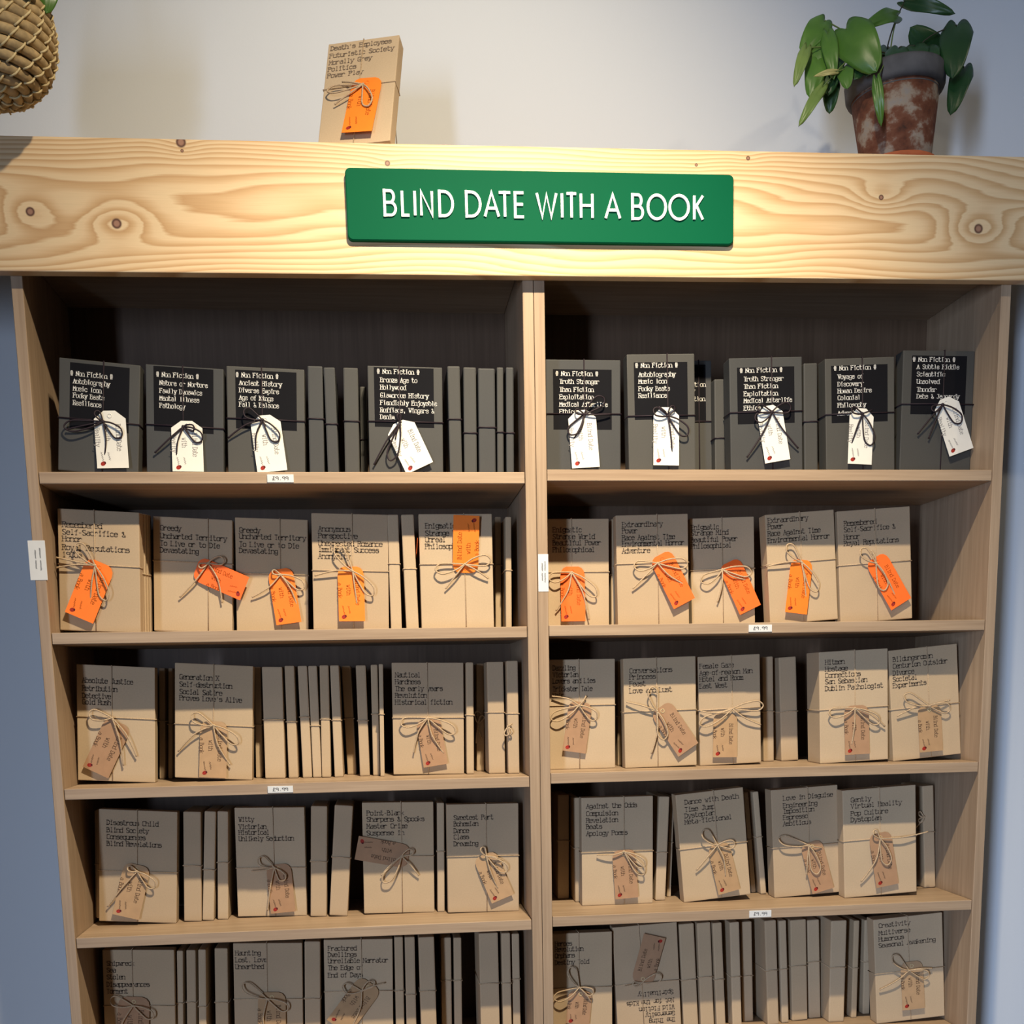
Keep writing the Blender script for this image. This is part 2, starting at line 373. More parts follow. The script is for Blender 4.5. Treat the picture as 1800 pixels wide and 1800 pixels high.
def stroke_solid(mb, pts, wd, y0, y1, closed=False):
    P = [Vector((a, 0, b)) for a, b in pts]; P = [p for i, p in enumerate(P) if i == 0 or (p-P[i-1]).length > 1e-5]; N = len(P); L = []; R = []
    for i in range(N):
        a = P[(i-1) % N] if (closed or i) else None; b = P[(i+1) % N] if (closed or i < N-1) else None
        d1 = (P[i]-a).normalized() if a is not None else None; d2 = (b-P[i]).normalized() if b is not None else None
        d = ((d1 or d2)+(d2 or d1)).normalized(); nn = Vector((-d.z, 0, d.x))
        k = 1/max(.5, nn.dot(Vector((-(d1 or d2).z, 0, (d1 or d2).x)))); L.append(P[i]+nn*(wd/2*k)); R.append(P[i]-nn*(wd/2*k))
    for i in range(N if closed else N-1):
        j = (i+1) % N
        q = [R[i], R[j], L[j], L[i]]
        mb.add([(p.x, y0, p.z) for p in q]+[(p.x, y1, p.z) for p in q], [(0, 1, 2, 3), (7, 6, 5, 4), (0, 4, 5, 1), (1, 5, 6, 2), (2, 6, 7, 3), (3, 7, 4, 0)])
def arc(cx, cz, rx, rz, a0, a1, n=14): return [(cx+rx*math.cos(math.radians(a0+(a1-a0)*i/n)), cz+rz*math.sin(math.radians(a0+(a1-a0)*i/n))) for i in range(n+1)]
def cap(ch, w):
    """monoline capital in a box w x 1 (height 1)"""
    if ch == 'B': return [[(0, 0), (0, 1)], [(0, 1), (w*.5, 1)]+arc(w*.5, .76, w*.36, .24, 90, -90)+[(0, .52)], [(w*.5, .52)]+arc(w*.55, .26, w*.45, .26, 90, -90)+[(0, 0)]]
    if ch == 'L': return [[(0, 1), (0, 0), (w, 0)]]
    if ch == 'I': return [[(0, 0), (0, 1)]]
    if ch == 'N': return [[(0, 0), (0, 1), (w, 0), (w, 1)]]
    if ch == 'D': return [[(0, 0), (0, 1)], [(0, 1), (w*.35, 1)]+arc(w*.35, .5, w*.65, .5, 90, -90)+[(0, 0)]]
    if ch == 'A': return [[(0, 0), (w/2, 1), (w, 0)], [(w*.2, .34), (w*.8, .34)]]
    if ch == 'T': return [[(w/2, 0), (w/2, 1)], [(0, 1), (w, 1)]]
    if ch == 'E': return [[(w, 1), (0, 1), (0, 0), (w, 0)], [(0, .52), (w*.92, .52)]]
    if ch == 'W': return [[(0, 1), (w*.27, 0), (w*.5, .95), (w*.73, 0), (w, 1)]]
    if ch == 'H': return [[(0, 0), (0, 1)], [(w, 0), (w, 1)], [(0, .52), (w, .52)]]
    if ch == 'K': return [[(0, 0), (0, 1)], [(w, 1), (0.02, .47)], [(w*.25, .58), (w, 0)]]
    return [arc(w/2, .5, w/2, .5, 0, 360, 28)[:-1]]
LET = [('B',674,696),('L',705,720),('I',727,728),('N',738,760),('D',770,796),('D',817,844),('A',849,876),('T',874,897),('E',902,920),('W',940,977),('I',984,985),('T',992,1012),('H',1017,1040),('A',1060,1088),('B',1107,1128),('O',1134,1168),('O',1172,1208),('K',1215,1233)]
zb = hloc(950, 387)[1]-sc[1]; ht = hloc(950, 345)[1]-sc[1]-zb
for ch, ua, ub in LET:
    xa = hloc(ua+2, 365)[0]-sc[0]; xb = hloc(ub-1, 365)[0]-sc[0]; mb = MB(); mid = (xa+xb)/2
    for st in cap(ch, (xb-xa)/ht):
        if len(st) == 2 and abs(st[0][0]-st[1][0]) < 1e-6 and ch in 'BDT': st = [(st[0][0], st[0][1]-(.0023/ht if ch != 'T' else 0)), (st[1][0], st[1][1]+.0023/ht)]
        nst = getattr(mb, 'k', 0); mb.k = nst+1; stroke_solid(mb, [((p[0]*ht), p[1]*ht) for p in st], .0041-.0001*nst, -.0026+.00015*nst, .0001*nst, ch == 'O')
    o = mb.build('letter', M['letter'], sign); o.location = (xa, -.009, zb)
# ------------------------------------------------------------------ wrapped books
def shelf_z(row, u): return (ZL if u < 945 else ZR)[row-1]
def shY(u, v, row):
    ze = shelf_z(row-1, u)-T; best = (9, .1)
    for i in range(1, 118):
        Y = i*.002; z = ze-(LZ-ze)/(-LY)*Y; e = abs(at(u, v, 1, Y).z-z)
        if e < best[0]: best = (e, Y)
    return best[1]
def botY(u, v, row): return at(u, v, 2, shelf_z(row, u)).y
def xat(u, Y, z, v=1200):
    for _ in range(3):
        P = at(u, v, 1, Y); v = proj((P.x, Y, z))[1]
    return at(u, v, 1, Y).x
SHELF = {1: 'top', 2: 'second', 3: 'third', 4: 'fourth', 5: 'lowest visible'}
class Book:
    def __init__(s, row, tl, tr, bl, br, Y, t, mat, label, group, deep=None, bev=.0016, yaw=0, lean=0, z0=None, name='wrapped_book'):
        s.black = row == 1 and name == 'wrapped_book'
        z0 = shelf_z(row, (tl[0]+tr[0])/2) if z0 is None else z0
        xl, xr = xat(bl, Y, z0), xat(br, Y, z0); pl, pr = at(*tl, 1, Y), at(*tr, 1, Y)
        lo, hi = (.0190, .7810) if (xl+xr)/2 < .8 else (.8190, 1.5810)
        for P_ in (pl, pr): P_.x = min(max(P_.x, lo), hi)
        xl, xr = max(xl, lo), min(xr, hi); h = ((pl.z+pr.z)/2-z0); tilt = math.atan2((pl.x-xl+pr.x-xr)/2, h)
        if abs(tilt) < .010: tilt = 0
        s.w = ((xr-xl)+(pr.x-pl.x))/2-.0004; s.h = h-.0004; s.t = t
        s.x0, s.x1 = (-s.w/2, s.w/2)
        # the lower corner rests on the shelf
        dz = s.w/2*abs(math.sin(tilt)); O = Vector(((xl+xr)/2, Y, z0+dz+.0002))
        s.e = tag(empty(name, O, (lean, tilt, yaw)), label, 'book', group); s.O = O
        s.R = Euler((lean, tilt, yaw)).to_matrix()
        s.n = s.R@Vector((0, -1, 0)); s.mat = mat
        bbox_mesh('paper_wrapping', (s.x0, 0, 0), (s.x1, t, s.h), min(bev, s.w*.25, t*.25), 2, mat, s.e)
    def px(s, u, v, off=0.):
        d = ray(u, v); P0 = s.O+s.n*off; t = (P0-C).dot(s.n)/d.dot(s.n); p = s.R.transposed()@(C+d*t-s.O); return Vector((p.x, -off, p.z))
    def bands(s, v=None, z=None, vert=True, xv=None, r=None):
        cd = s.black; r = r or (.0012 if cd else .00105); mb = MB()
        z = s.px((900), v).z if v else (z if z else s.h*.5)
        z = min(max(z, .02), s.h-.02); g = r*.6; a, b = s.x0-g, s.x1+g
        mb.tube([(a, -g, z), ((a+b)/2, -g*1.2, z+.0006), (b, -g, z), (b, s.t+g, z), (a, s.t+g, z)], r, 6, True)
        if vert:
            xv = 0 if xv is None else xv
            mb.tube([(xv, -g, -0.0001+r), (xv, -g*1.2, s.h/2), (xv, -g, s.h+g), (xv, s.t+g, s.h+g), (xv, s.t+g, r)], r*.85, 6, True)
        mb.build('twine', M['cord'] if cd else M['twine'], s.e, True)
    def bow(s, knot, loops, tails, lift=.004):
        cd = s.black; r = .0013 if cd else .0013; k = s.px(*knot, lift); mb = MB(); rng = random.Random(int(knot[0]*7+knot[1]))
        for (du, dv) in loops:
            e = s.px(knot[0]+du, knot[1]+dv, lift); d = e-k; L = d.length; d.normalize(); n = Vector((-d.z, 0, d.x)); wd = min(.009, L*.26)
            p = [k, k+d*L*.35+n*wd*.75+Vector((0, -.003, 0)), k+d*L*.8+n*wd+Vector((0, -.004, 0)), e+Vector((0, -.002, 0)), k+d*L*.82-n*wd*.9+Vector((0, -.001, 0)), k+d*L*.4-n*wd*.55, k]
            mb.tube(crom(p, 5), r, 6)
        for (du, dv) in tails:
            e = s.px(knot[0]+du, knot[1]+dv, lift*.7); d = e-k; L = d.length; n = Vector((-d.z, 0, d.x)).normalized(); b = rng.uniform(-.10, .10)*L
            mb.tube(crom([k, k+d*.4+n*b+Vector((0, -.003, 0)), k+d*.75+n*b*.6+Vector((0, -.002, 0)), e], 4), r, 6, taper=lambda q: 1.25 if q > .93 else 1)
        mb.ball(k, .0030 if cd else .0026, (1, .8, .9), 7, 5)
        mb.build('bow', M['cord'] if cd else M['twine'], s.e, True)
    def gtag(s, top, bot, kind, wpx=None):
        rng = random.Random(int(top[0]*3+bot[1])); l0, l1 = .0028, (.010 if kind != 'k' else .007)
        a = s.px(*top, l0); b = s.px(*bot, l1); d = b-a; L = d.length; d.normalize()
        sd = d.cross(Vector((0, -1, 0))).normalized()       # to the reader's left when the tag hangs
        if sd.length < .5: sd = Vector((-1, 0, 0))
        nrm = sd.cross(d).normalized(); nrm = nrm if nrm.y < 0 else -nrm
        W = (wpx or 49)*.00091; hw = W/2
        rt = -sd; ux = rt
        if kind == 'w': out = [(-hw, L), (-hw, L*.14), (-hw*.36, 0), (hw*.36, 0), (hw, L*.14), (hw, L)]
        else: out = [(-hw, L), (-hw, L*.16)]+[(-hw+hw*.55*(1-math.cos(q)), L*.16-L*.16*math.sin(q)) for q in (.5, 1., 1.5)]+[(hw-hw*.55*(1-math.cos(q)), L*.16-L*.16*math.sin(q)) for q in (1.5, 1., .5)]+[(hw, L*.16), (hw, L)]
        mb = MB(); n = len(out); P = [a+ux*x+d*y for x, y in out]; th = nrm*.0005
        mb.add([p+th for p in P]+[p for p in P], [tuple(range(n)), tuple(range(2*n-1, n-1, -1))]+[(i, n+i, n+(i+1) % n, (i+1) % n) for i in range(n)])
        mat = {'w': M['white'], 'o': rng.choice(M['orange']), 'k': rng.choice(M['ktag'])}[kind]
        tg = tag(mb.build('gift_tag', mat, s.e), {'w': 'white card tag', 'o': 'bright orange card tag', 'k': 'brown card tag'}[kind])
        at2 = lambda x, y: a+ux*x+d*y+nrm*.00065
        ink = {'w': M['tag_ink'], 'o': M['tag_ink_o'], 'k': M['tag_ink_k']}[kind]
        mb = MB(); ch = L*.47/10
        for txt, xo, y0 in (('Blind Date', .17, .24), ('with', -.17, .34), ('Reality' if kind == 'w' else 'a Book', -.50, .30)):
            text_quads(mb, txt, at2(W*(xo), L*y0), d, ux, ch*.2, W*.15/7, .0008, ch, nrm, True)
        for xo in (-.12, -.34):
            scribble(mb, at2(W*xo, L*(.72+.02*(xo+.2))), (d+ux*.18).normalized(), ux, L*(.17 if xo > -.2 else .2), W*.06, .0006, 1, rng, nrm)
        mb.build('tag_print', ink, tg)
        mb = MB(); c = at2(-W*.30, L*.92); e1 = (ux+d*-.5).normalized(); e2 = e1.cross(nrm).normalized(); q = []
        for i in range(12):
            an = 2*math.pi*i/12; q.append(c+e1*(.0042*math.cos(an))+e2*(.0033*math.sin(an)))
        mb.add(q, [tuple(range(12))]); mb.build('tag_emblem', M['red'], tg)
        mb = MB(); c2 = c+e1*.0032+nrm*.0001; q = [c2+e1*(.0016*math.cos(2*math.pi*i/8))+e2*(.0022*math.sin(2*math.pi*i/8)) for i in range(8)]
        mb.add(q, [tuple(range(8))])
        for sx_, sy_ in ((-.4, .45), (-.4, -.45), (.15, .5), (.15, -.5)):
            c3 = c+e1*(.0042*sx_)+e2*(.0033*sy_)+nrm*.0001; mb.add([c3+e1*(.0007*math.cos(2*math.pi*i/6))+e2*(.0007*math.sin(2*math.pi*i/6)) for i in range(6)], [tuple(range(6))])
        mb.build('emblem_spots', M['red_dk'], tg)
        hc = at2(0, L*.09); mb = MB(); mb.tube([hc+ux*(.0032*math.cos(2*math.pi*i/10))+d*(.0032*math.sin(2*math.pi*i/10)) for i in range(10)], .0007, 5, True)
        mb.build('eyelet', M['stitch'] if kind == 'k' else mat, tg, True)
    def print_(s, lines, spec, chpx, white=False, flip=False):
        """spec: list of (u, v) per line: start and mid height"""
        mb = MB(); k = 1 if not flip else -1
        for txt, (u, v) in zip(lines, spec):
            a = s.px(u, v, .0004); b = s.px(u+chpx*10*k, v, .0004); adv = abs(b.x-a.x)/10
            ux = Vector((k, 0, 0)); uz = Vector((0, 0, k)); sy = (.0070 if white else .0078)/7
            n = max(1, int((s.w*.5-k*a.x)/adv)) if True else 99
            text_quads(mb, txt[:n], a-uz*(sy*3.), ux, uz, adv*.20, sy, .0010 if white else .00135, adv, None, True)
        mb.build('printed_text', M['white_ink'] if white else M['ink'], s.e)
    def panel(s, u0, v0, u1, v1):
        a = s.px(u0, v1); b = s.px(u1, v0); x0, x1 = max(a.x, s.x0+.0005), min(b.x, s.x1-.0005); z0, z1 = max(a.z, .002), min(b.z, s.h-.002)
        tag(MB().box((x0, -.0002, z0), (x1, .0015, z1)).build('cover_label', M['panel'], s.e), 'glossy black printed panel')
def lines_at(x0, ys, first=None): return [(x0 if (i or first is None) else first, y) for i, y in enumerate(ys)]
# key: row, TL, TR, BLx, BRx, depth (Y or ('s',u,v[,bottom v])), thickness, tag, text
NF = '# Non Fiction #'
FB = {
'k1': dict(r=1, q=((107,641),(245,640),100,246), Y=.045, t=.03, txt=[NF,'Autobiography','Music Icon','Funky Beats','Resilience'], tp=lines_at(129,[656,670,683,695,708],124), pan=(122,647,228,752), knot=(181,741), tag=((192,722),(199,823),'w',54), lo=[(33,27),(-68,10),(-12,-18)], ta=[(0,78),(-64,14)], lb="black-wrapped book 'Autobiography, Music Icon' at left end of top left shelf"),
'k2': dict(r=1, q=((256,647),(393,648),258,394), Y=.055, t=.03, txt=[NF,'Nature or Nurture','Family Dynamics','Mental Illness','Pathology'], tp=lines_at(281,[658,673,687,700,713],275), pan=(271,647,375,757), knot=(322,750), tag=((328,740),(331,829),'w',54), lo=[(33,25),(20,4)], ta=[(-50,46),(-12,62)], lb="black-wrapped book 'Nature or Nurture, Family Dynamics' with white tag, top left shelf"),
'k3': dict(r=1, q=((399,648),(534,649),400,538), Y=.055, t=.03, txt=[NF,'Ancient History','Diverse Empire','Age of Kings','Fall & Balance'], tp=lines_at(421,[659,673,686,699,711],415), pan=(415,655,521,753), knot=(461,738), tag=((465,730),(479,829),'w',53), lo=[(28,38),(-32,-16)], ta=[(-60,32),(-11,62)], lb="black-wrapped book 'Ancient History, Diverse Empire' with white tag, top left shelf"),
'k4': dict(r=1, q=((646,645),(777,645),649,780), Y=.055, t=.03, txt=[NF,'Bronze Age to','Hollywood','Glamorous History','Fiendishly Enjoyable','Ruffians, Wingers &','Denim'], tp=lines_at(669,[653,668,681,695,708,721,733],663), pan=(659,648,762,750), knot=(703,742), tag=((700,742),(738,823),'w',53), lo=[(-17,68),(-2,-14)], ta=[(-46,75),(-8,30)], lb="black-wrapped book 'Bronze Age to Hollywood' with tilted white tag, top left shelf"),
'k5': dict(r=1, q=((960,632),(1091,632),961,1092), Y=.07, t=.03, txt=[NF,'Truth Stranger','Than Fiction','Exploitation','Medical Afterlife','Ethics'], tp=lines_at(984,[657,671,685,698,711,724],977), pan=(973,650,1075,755), knot=(1027,728), tag=((1022,721),(1030,822),'w',52), lo=[(-26,36),(34,-28),(-16,-6)], ta=[(-20,46),(46,0)], lb="black-wrapped book 'Truth Stranger Than Fiction' beside the central divider, top right shelf"),
'k6': dict(r=1, q=((1103,618),(1219,628),1104,1225), Y=.045, t=.03, txt=[NF,'Autobiography','Music Icon','Funky Beats','Resilience'], tp=lines_at(1123,[643,659,671,684,696],1117), pan=(1116,636,1208,738), knot=(1174,731), tag=((1171,716),(1171,818),'w',48), lo=[(34,34),(-26,-10),(10,-16)], ta=[(8,84),(-16,-16)], lb="tallest black-wrapped book 'Autobiography, Music Icon' on top right shelf, second from divider"),
'k7': dict(r=1, q=((1206,634),(1249,634),1206,1254), Y=.12, t=.03, txt=['Addiction','Why?','Emotion'], tp=[(1196,677),(1203,689),(1205,702)], pan=(1207,641,1240,740), lb="black-wrapped book half hidden behind the tall 'Autobiography' book, top right shelf"),
'k8': dict(r=1, q=((1282,629),(1409,631),1284,1412), Y=.06, t=.034, txt=[NF,'Truth Stranger','Than Fiction','Exploitation','Medical Afterlife','Ethics'], tp=lines_at(1308,[652,667,680,693,705,718],1301), pan=(1297,644,1396,746), knot=(1357,724), tag=((1351,713),(1367,811),'w',49), lo=[(-30,14),(32,-8),(-26,-8)], ta=[(-44,80),(46,64)], lb="black-wrapped book 'Truth Stranger Than Fiction' in the middle of top right shelf"),
'k9': dict(r=1, q=((1450,630),(1572,632),1452,1573), Y=.06, t=.034, txt=[NF,'Voyage of','Discovery','Human Desire','Colonial','Philosophy','Adventures'], tp=lines_at(1473,[648,663,676,688,700,713,727],1466), pan=(1462,640,1560,744), knot=(1516,727), tag=((1515,718),(1511,816),'w',47), lo=[(14,56),(-20,-8)], ta=[(-22,62),(16,-6)], lb="black-wrapped book 'Voyage of Discovery' with white tag, top right shelf"),
'k10': dict(r=1, q=((1588,620),(1719,612),1580,1727), Y=.075, t=.03, txt=[NF,'A Subtle Riddle','Scientific','Unsolved','Thunder','Debs & Jeopardy'], tp=lines_at(1612,[632,645,658,671,685,697],1605), pan=(1600,626,1700,728), knot=(1657,711), tag=((1660,700),(1690,795),'w',50), lo=[(31,32),(-20,10)], ta=[(-25,60),(-44,52)], lb="black-wrapped book 'A Subtle Riddle' at right end of top right shelf"),
'b1': dict(r=2, q=((100,899),(246,902),97,247), Y=('s',170,926), t=.022, txt=['Remembered','Self-Sacrifice &','Honor','Royal Reputations','1900s'], tp=lines_at(110,[922,935,947,962,975]), ch=7, knot=(167,994), tag=((178,989),(139,1086),'o',52), lo=[(-32,-38),(20,62)], ta=[(-68,-14),(-68,4),(-8,66)], lb="kraft-wrapped book 'Self-Sacrifice & Honor' with orange tag, left end of second left shelf"),
'b2': dict(r=2, q=((269,912),(409,916),271,409), Y=('s',340,1010), t=.024, txt=['Greedy','Uncharted Territory','To Live or to Die','Devastating'], tp=lines_at(282,[928,942,955,967]), ch=6.2, knot=(366,990), tag=((345,998),(430,1035),'o',46), lo=[(28,-6),(-16,6)], ta=[(-50,60),(24,70)], lb="kraft-wrapped book 'Greedy, Uncharted Territory' whose orange tag sticks out sideways, second left shelf"),
'b3': dict(r=2, q=((413,913),(541,914),416,543), Y=('s',470,1014), t=.024, txt=['Greedy','Uncharted Territory','To Live or to Die','Devastating'], tp=lines_at(421,[932,943,957,968]), ch=6.2, knot=(493,1010), tag=((492,1000),(508,1096),'o',47), lo=[(42,24),(-14,-6)], ta=[(-50,40),(32,62)], lb="kraft-wrapped book 'Greedy, Uncharted Territory' with hanging orange tag, second left shelf"),
'b4': dict(r=2, q=((548,904),(681,905),550,685), Y=('s',610,957), t=.026, txt=['Anonymous','Perspective','Unexpected Romance','Immigrant Success','Anonymity'], tp=lines_at(560,[930,942,955,966,978]), ch=6.3, knot=(620,1004), tag=((616,996),(619,1092),'o',48), lo=[(-30,-45),(36,42)], ta=[(-67,8),(9,68)], lb="kraft-wrapped book 'Immigrant Success, Anonymity' with orange tag, second left shelf"),
'b5': dict(r=2, q=((737,903),(866,903),741,869), Y=('s',800,946), t=.026, txt=['Enigmatic','Strange World','Unreal','Philosophical'], tp=lines_at(748,[925,938,949,961]), ch=6, knot=(817,992), tag=((818,1007),(820,906),'o',48), lo=[(-52,10),(45,-8)], ta=[(-34,43),(41,25)], lb="kraft-wrapped book 'Enigmatic' with orange tag turned upward, second left shelf"),
'b6': dict(r=2, q=((962,911),(1070,912),962,1072), Y=('s',1010,994), t=.024, txt=['Enigmatic','Strange World','Beautiful Power','Philosophical'], tp=lines_at(972,[932,944,955,967]), ch=5.7, knot=(1005,1006), tag=((1006,996),(1008,1092),'o',47), lo=[(43,42),(-40,12)], ta=[(-28,68),(30,84)], lb="kraft-wrapped book 'Enigmatic' with orange tag beside the central divider, second right shelf"),
'b7': dict(r=2, q=((1082,906),(1209,905),1086,1212), Y=('s',1150,965), t=.026, txt=['Extraordinary','Power','Race Against Time','Environmental Horror','Adventure'], tp=lines_at(1094,[923,934,946,957,969]), ch=5.5, knot=(1156,990), tag=((1160,975),(1203,1061),'o',46), lo=[(52,2),(-42,6)], ta=[(-44,45),(52,40)], lb="kraft-wrapped book 'Extraordinary Power' with orange tag, second right shelf, second from divider"),
'b8': dict(r=2, q=((1212,911),(1326,911),1217,1327), Y=('s',1270,1007), t=.024, txt=['Enigmatic','Strange Mind','Beautiful Power','Philosophical'], tp=lines_at(1215,[928,938,950,961]), ch=5.5, knot=(1270,1001), tag=((1281,988),(1319,1072),'o',46), lo=[(-38,22),(50,6)], ta=[(-9,58),(40,18)], lb="kraft-wrapped book 'Enigmatic' set back, third from divider on second right shelf"),
'b9': dict(r=2, q=((1346,905),(1464,903),1352,1475), Y=('s',1410,963), t=.034, txt=['Extraordinary','Power','Race Against Time','Environmental Horror'], tp=lines_at(1350,[916,927,939,951]), ch=5.5, knot=(1409,988), tag=((1410,984),(1399,1078),'o',44), lo=[(-26,-30),(26,52)], ta=[(-62,8),(8,72)], lb="kraft-wrapped book 'Extraordinary Power' second from right on second right shelf"),
'b10': dict(r=2, q=((1471,900),(1599,896),1477,1604), Y=('s',1540,962), t=.026, txt=['Remembered','Self-Sacrifice &','Honor','Royal Reputations'], tp=lines_at(1484,[921,932,945,956]), ch=5.7, knot=(1540,990), tag=((1538,980),(1584,1062),'o',46), lo=[(-28,-24),(14,48)], ta=[(40,75),(-8,-22)], lb="kraft-wrapped book 'Self-Sacrifice & Honor' with orange tag, right end of second right shelf"),
'c1': dict(r=3, q=((135,1174),(272,1174),136,274), Y=('s',200,1252,1378), t=.024, txt=['Absolute Justice','Retribution','Detective','Gold Rush'], tp=lines_at(145,[1196,1210,1223,1234]), ch=5.6, knot=(197,1262), tag=((209,1270),(168,1358),'k',50), lo=[(-40,-8)], ta=[(43,68),(20,84)], lb="kraft-wrapped book 'Absolute Justice' with brown tag, left end of third left shelf"),
'c2': dict(r=3, q=((309,1172),(444,1171),306,445), Y=('s',380,1253,1374), t=.026, txt=['Generation X','Self-destruction','Social Satire',"Proves Love's Alive"], tp=lines_at(316,[1190,1203,1216,1227]), ch=5.8, knot=(375,1275), tag=((376,1268),(374,1367),'k',50), lo=[(44,32),(-38,-18)], ta=[(-62,46),(30,70)], lb="kraft-wrapped book 'Generation X, Self-destruction' with brown tag, third left shelf"),
'c3': dict(r=3, q=((689,1167),(814,1164),691,817), Y=('s',750,1252,1360), t=.026, txt=['Nautical','Hardness','The early years','Revolution','Historical fiction'], tp=lines_at(695,[1187,1199,1211,1223,1235]), ch=5.6, knot=(752,1262), tag=((752,1264),(766,1346),'k',47), lo=[(48,26),(-48,10)], ta=[(-25,62),(28,62)], lb="kraft-wrapped book 'Nautical, The early years' with brown tag, third left shelf"),
'c4': dict(r=3, q=((962,1158),(1080,1159),962,1083), Y=('s',1020,1230), t=.024, txt=['Dazzling','Victorian','Lovers and Lies','Trickster Tale','Noir'], tp=lines_at(972,[1175,1187,1198,1212,1223]), ch=5, knot=(1018,1240), tag=((1021,1234),(1009,1322),'k',46), lo=[(-50,24),(30,24)], ta=[(-48,-16),(12,-16)], lb="kraft-wrapped book 'Dazzling Victorian' beside the central divider, third right shelf"),
'c5': dict(r=3, q=((1096,1157),(1222,1156),1098,1226), Y=('s',1160,1207), t=.026, txt=['Conversations','Princess','Feast','Love and Lust'], tp=lines_at(1107,[1180,1191,1203,1215]), ch=5.8, knot=(1155,1250), tag=((1160,1243),(1210,1318),'k',47), lo=[(-10,-42),(12,50)], ta=[(-54,-16),(-10,75)], lb="kraft-wrapped book 'Conversations, Love and Lust' with slanted brown tag, third right shelf"),
'c6': dict(r=3, q=((1227,1154),(1335,1153),1230,1339), Y=('s',1280,1220), t=.026, txt=['Female Gaze','Age-of-reason Man','Hotel and Room','East West'], tp=lines_at(1230,[1172,1184,1195,1207]), ch=5.5, knot=(1287,1246), tag=((1275,1254),(1274,1331),'k',48), lo=[(-58,28),(54,-6)], ta=[(50,28),(-56,4)], lb="kraft-wrapped book 'Female Gaze' with brown tag, third right shelf"),
'c7': dict(r=3, q=((1440,1145),(1560,1145),1441,1562), Y=('s',1500,1182), t=.06, txt=['Hitmen','Hostage','Connections','San Sebastian','Dublin Pathologist'], tp=lines_at(1451,[1165,1177,1188,1199,1211]), ch=5.7, knot=(1503,1245), tag=((1505,1240),(1507,1326),'k',50), lo=[(-47,10),(42,26)], ta=[(-6,64),(52,32)], lb="thick kraft-wrapped book 'Hitmen, Hostage, Connections' with brown tag, third right shelf"),
'c8': dict(r=3, q=((1563,1143),(1680,1141),1568,1696), Y=('s',1630,1190), t=.026, txt=['Bildungsroman','Centurion Outsider','Divorce','Societal','Experiments'], tp=lines_at(1570,[1160,1172,1184,1195,1206]), ch=5.4, knot=(1633,1241), tag=((1633,1240),(1637,1321),'k',48), lo=[(-45,-18),(36,6)], ta=[(-56,18),(36,-10)], lb="kraft-wrapped book 'Bildungsroman' with brown tag, right end of third right shelf"),
'd1': dict(r=4, q=((174,1430),(312,1427),174,311), Y=('s',240,1549,1630), t=.024, txt=['Disastrous Child','Blind Society','Consequences','Blind Revelations'], tp=lines_at(188,[1446,1459,1471,1483]), ch=5.7, knot=(241,1532), tag=((242,1520),(221,1612),'k',50), lo=[(31,28),(-16,-8)], ta=[(-52,62)], lb="kraft-wrapped book 'Disastrous Child' with brown tag, left end of fourth left shelf"),
'd2': dict(r=4, q=((412,1420),(535,1421),418,540), Y=('s',480,1568,1612), t=.026, txt=['Witty','Victorian','Historical','Unlikely Seduction'], tp=lines_at(420,[1441,1454,1464,1475]), ch=5.4, knot=(482,1525), tag=((489,1519),(498,1604),'k',48), lo=[(18,22),(-28,-16)], ta=[(-12,76),(-40,6)], lb="kraft-wrapped book 'Witty Victorian' with brown tag, fourth left shelf"),
'd3': dict(r=4, q=((637,1412),(761,1410),639,765), Y=('s',700,1536,1605), t=.026, txt=['Point-Blank','Sharpens & Spooks','Master Crime','Suspense in'], tp=lines_at(645,[1430,1441,1453,1465]), ch=6, knot=(706,1505), tag=((718,1506),(627,1490),'k',47), lo=[(-32,46),(20,-10)], ta=[(30,34),(-36,34)], lb="kraft-wrapped book 'Point-Blank' with brown tag turned sideways, fourth left shelf"),
'd4': dict(r=4, q=((786,1414),(910,1413),786,914), Y=('s',850,1500,1599), t=.026, txt=['Sweetest Part','Bohemian','Dance','Class','Dreaming'], tp=lines_at(798,[1438,1449,1461,1472,1484]), ch=5.4, knot=(855,1505), tag=((851,1502),(884,1580),'k',47), lo=[(36,26),(-8,-16)], ta=[(20,56),(30,8)], lb="kraft-wrapped book 'Sweetest Part, Bohemian' with brown tag, right end of fourth left shelf"),
'd5': dict(r=4, q=((1021,1402),(1151,1399),1025,1146), Y=('s',1080,1500,1590), t=.026, txt=['Against the Odds','Compulsion','Revelation','Beats','Apology Poems'], tp=lines_at(1031,[1418,1431,1443,1454,1466]), ch=5.6, knot=(1097,1497), tag=((1096,1494),(1102,1579),'k',47), lo=[(36,26),(34,40)], ta=[(-48,6)], lb="kraft-wrapped book 'Against the Odds' with brown tag, fourth right shelf, nearest divider face-out"),
'd6': dict(r=4, q=((1188,1396),(1305,1394),1201,1321), Y=('s',1260,1489,1587), t=.03, txt=['Dance with Death','Time Jump','Dystopian','Meta-fictional'], tp=lines_at(1204,[1411,1424,1435,1446]), ch=6, knot=(1261,1486), tag=((1262,1484),(1282,1568),'k',45), lo=[(-26,-26),(30,-2)], ta=[(-37,44),(14,54)], lb="kraft-wrapped book 'Dance with Death' leaning left with brown tag, fourth right shelf"),
'd7': dict(r=4, q=((1355,1388),(1472,1386),1361,1477), Y=('s',1420,1492,1575), t=.034, txt=['Love in Disguise','Engineering','Imposition','Espresso','Ambitious'], tp=lines_at(1377,[1404,1417,1427,1438,1449]), ch=5.5, knot=(1422,1486), tag=((1425,1480),(1447,1566),'k',46), lo=[(14,50),(-54,-12)], ta=[(-4,52),(22,4)], lb="kraft-wrapped book 'Love in Disguise' with brown tag, fourth right shelf"),
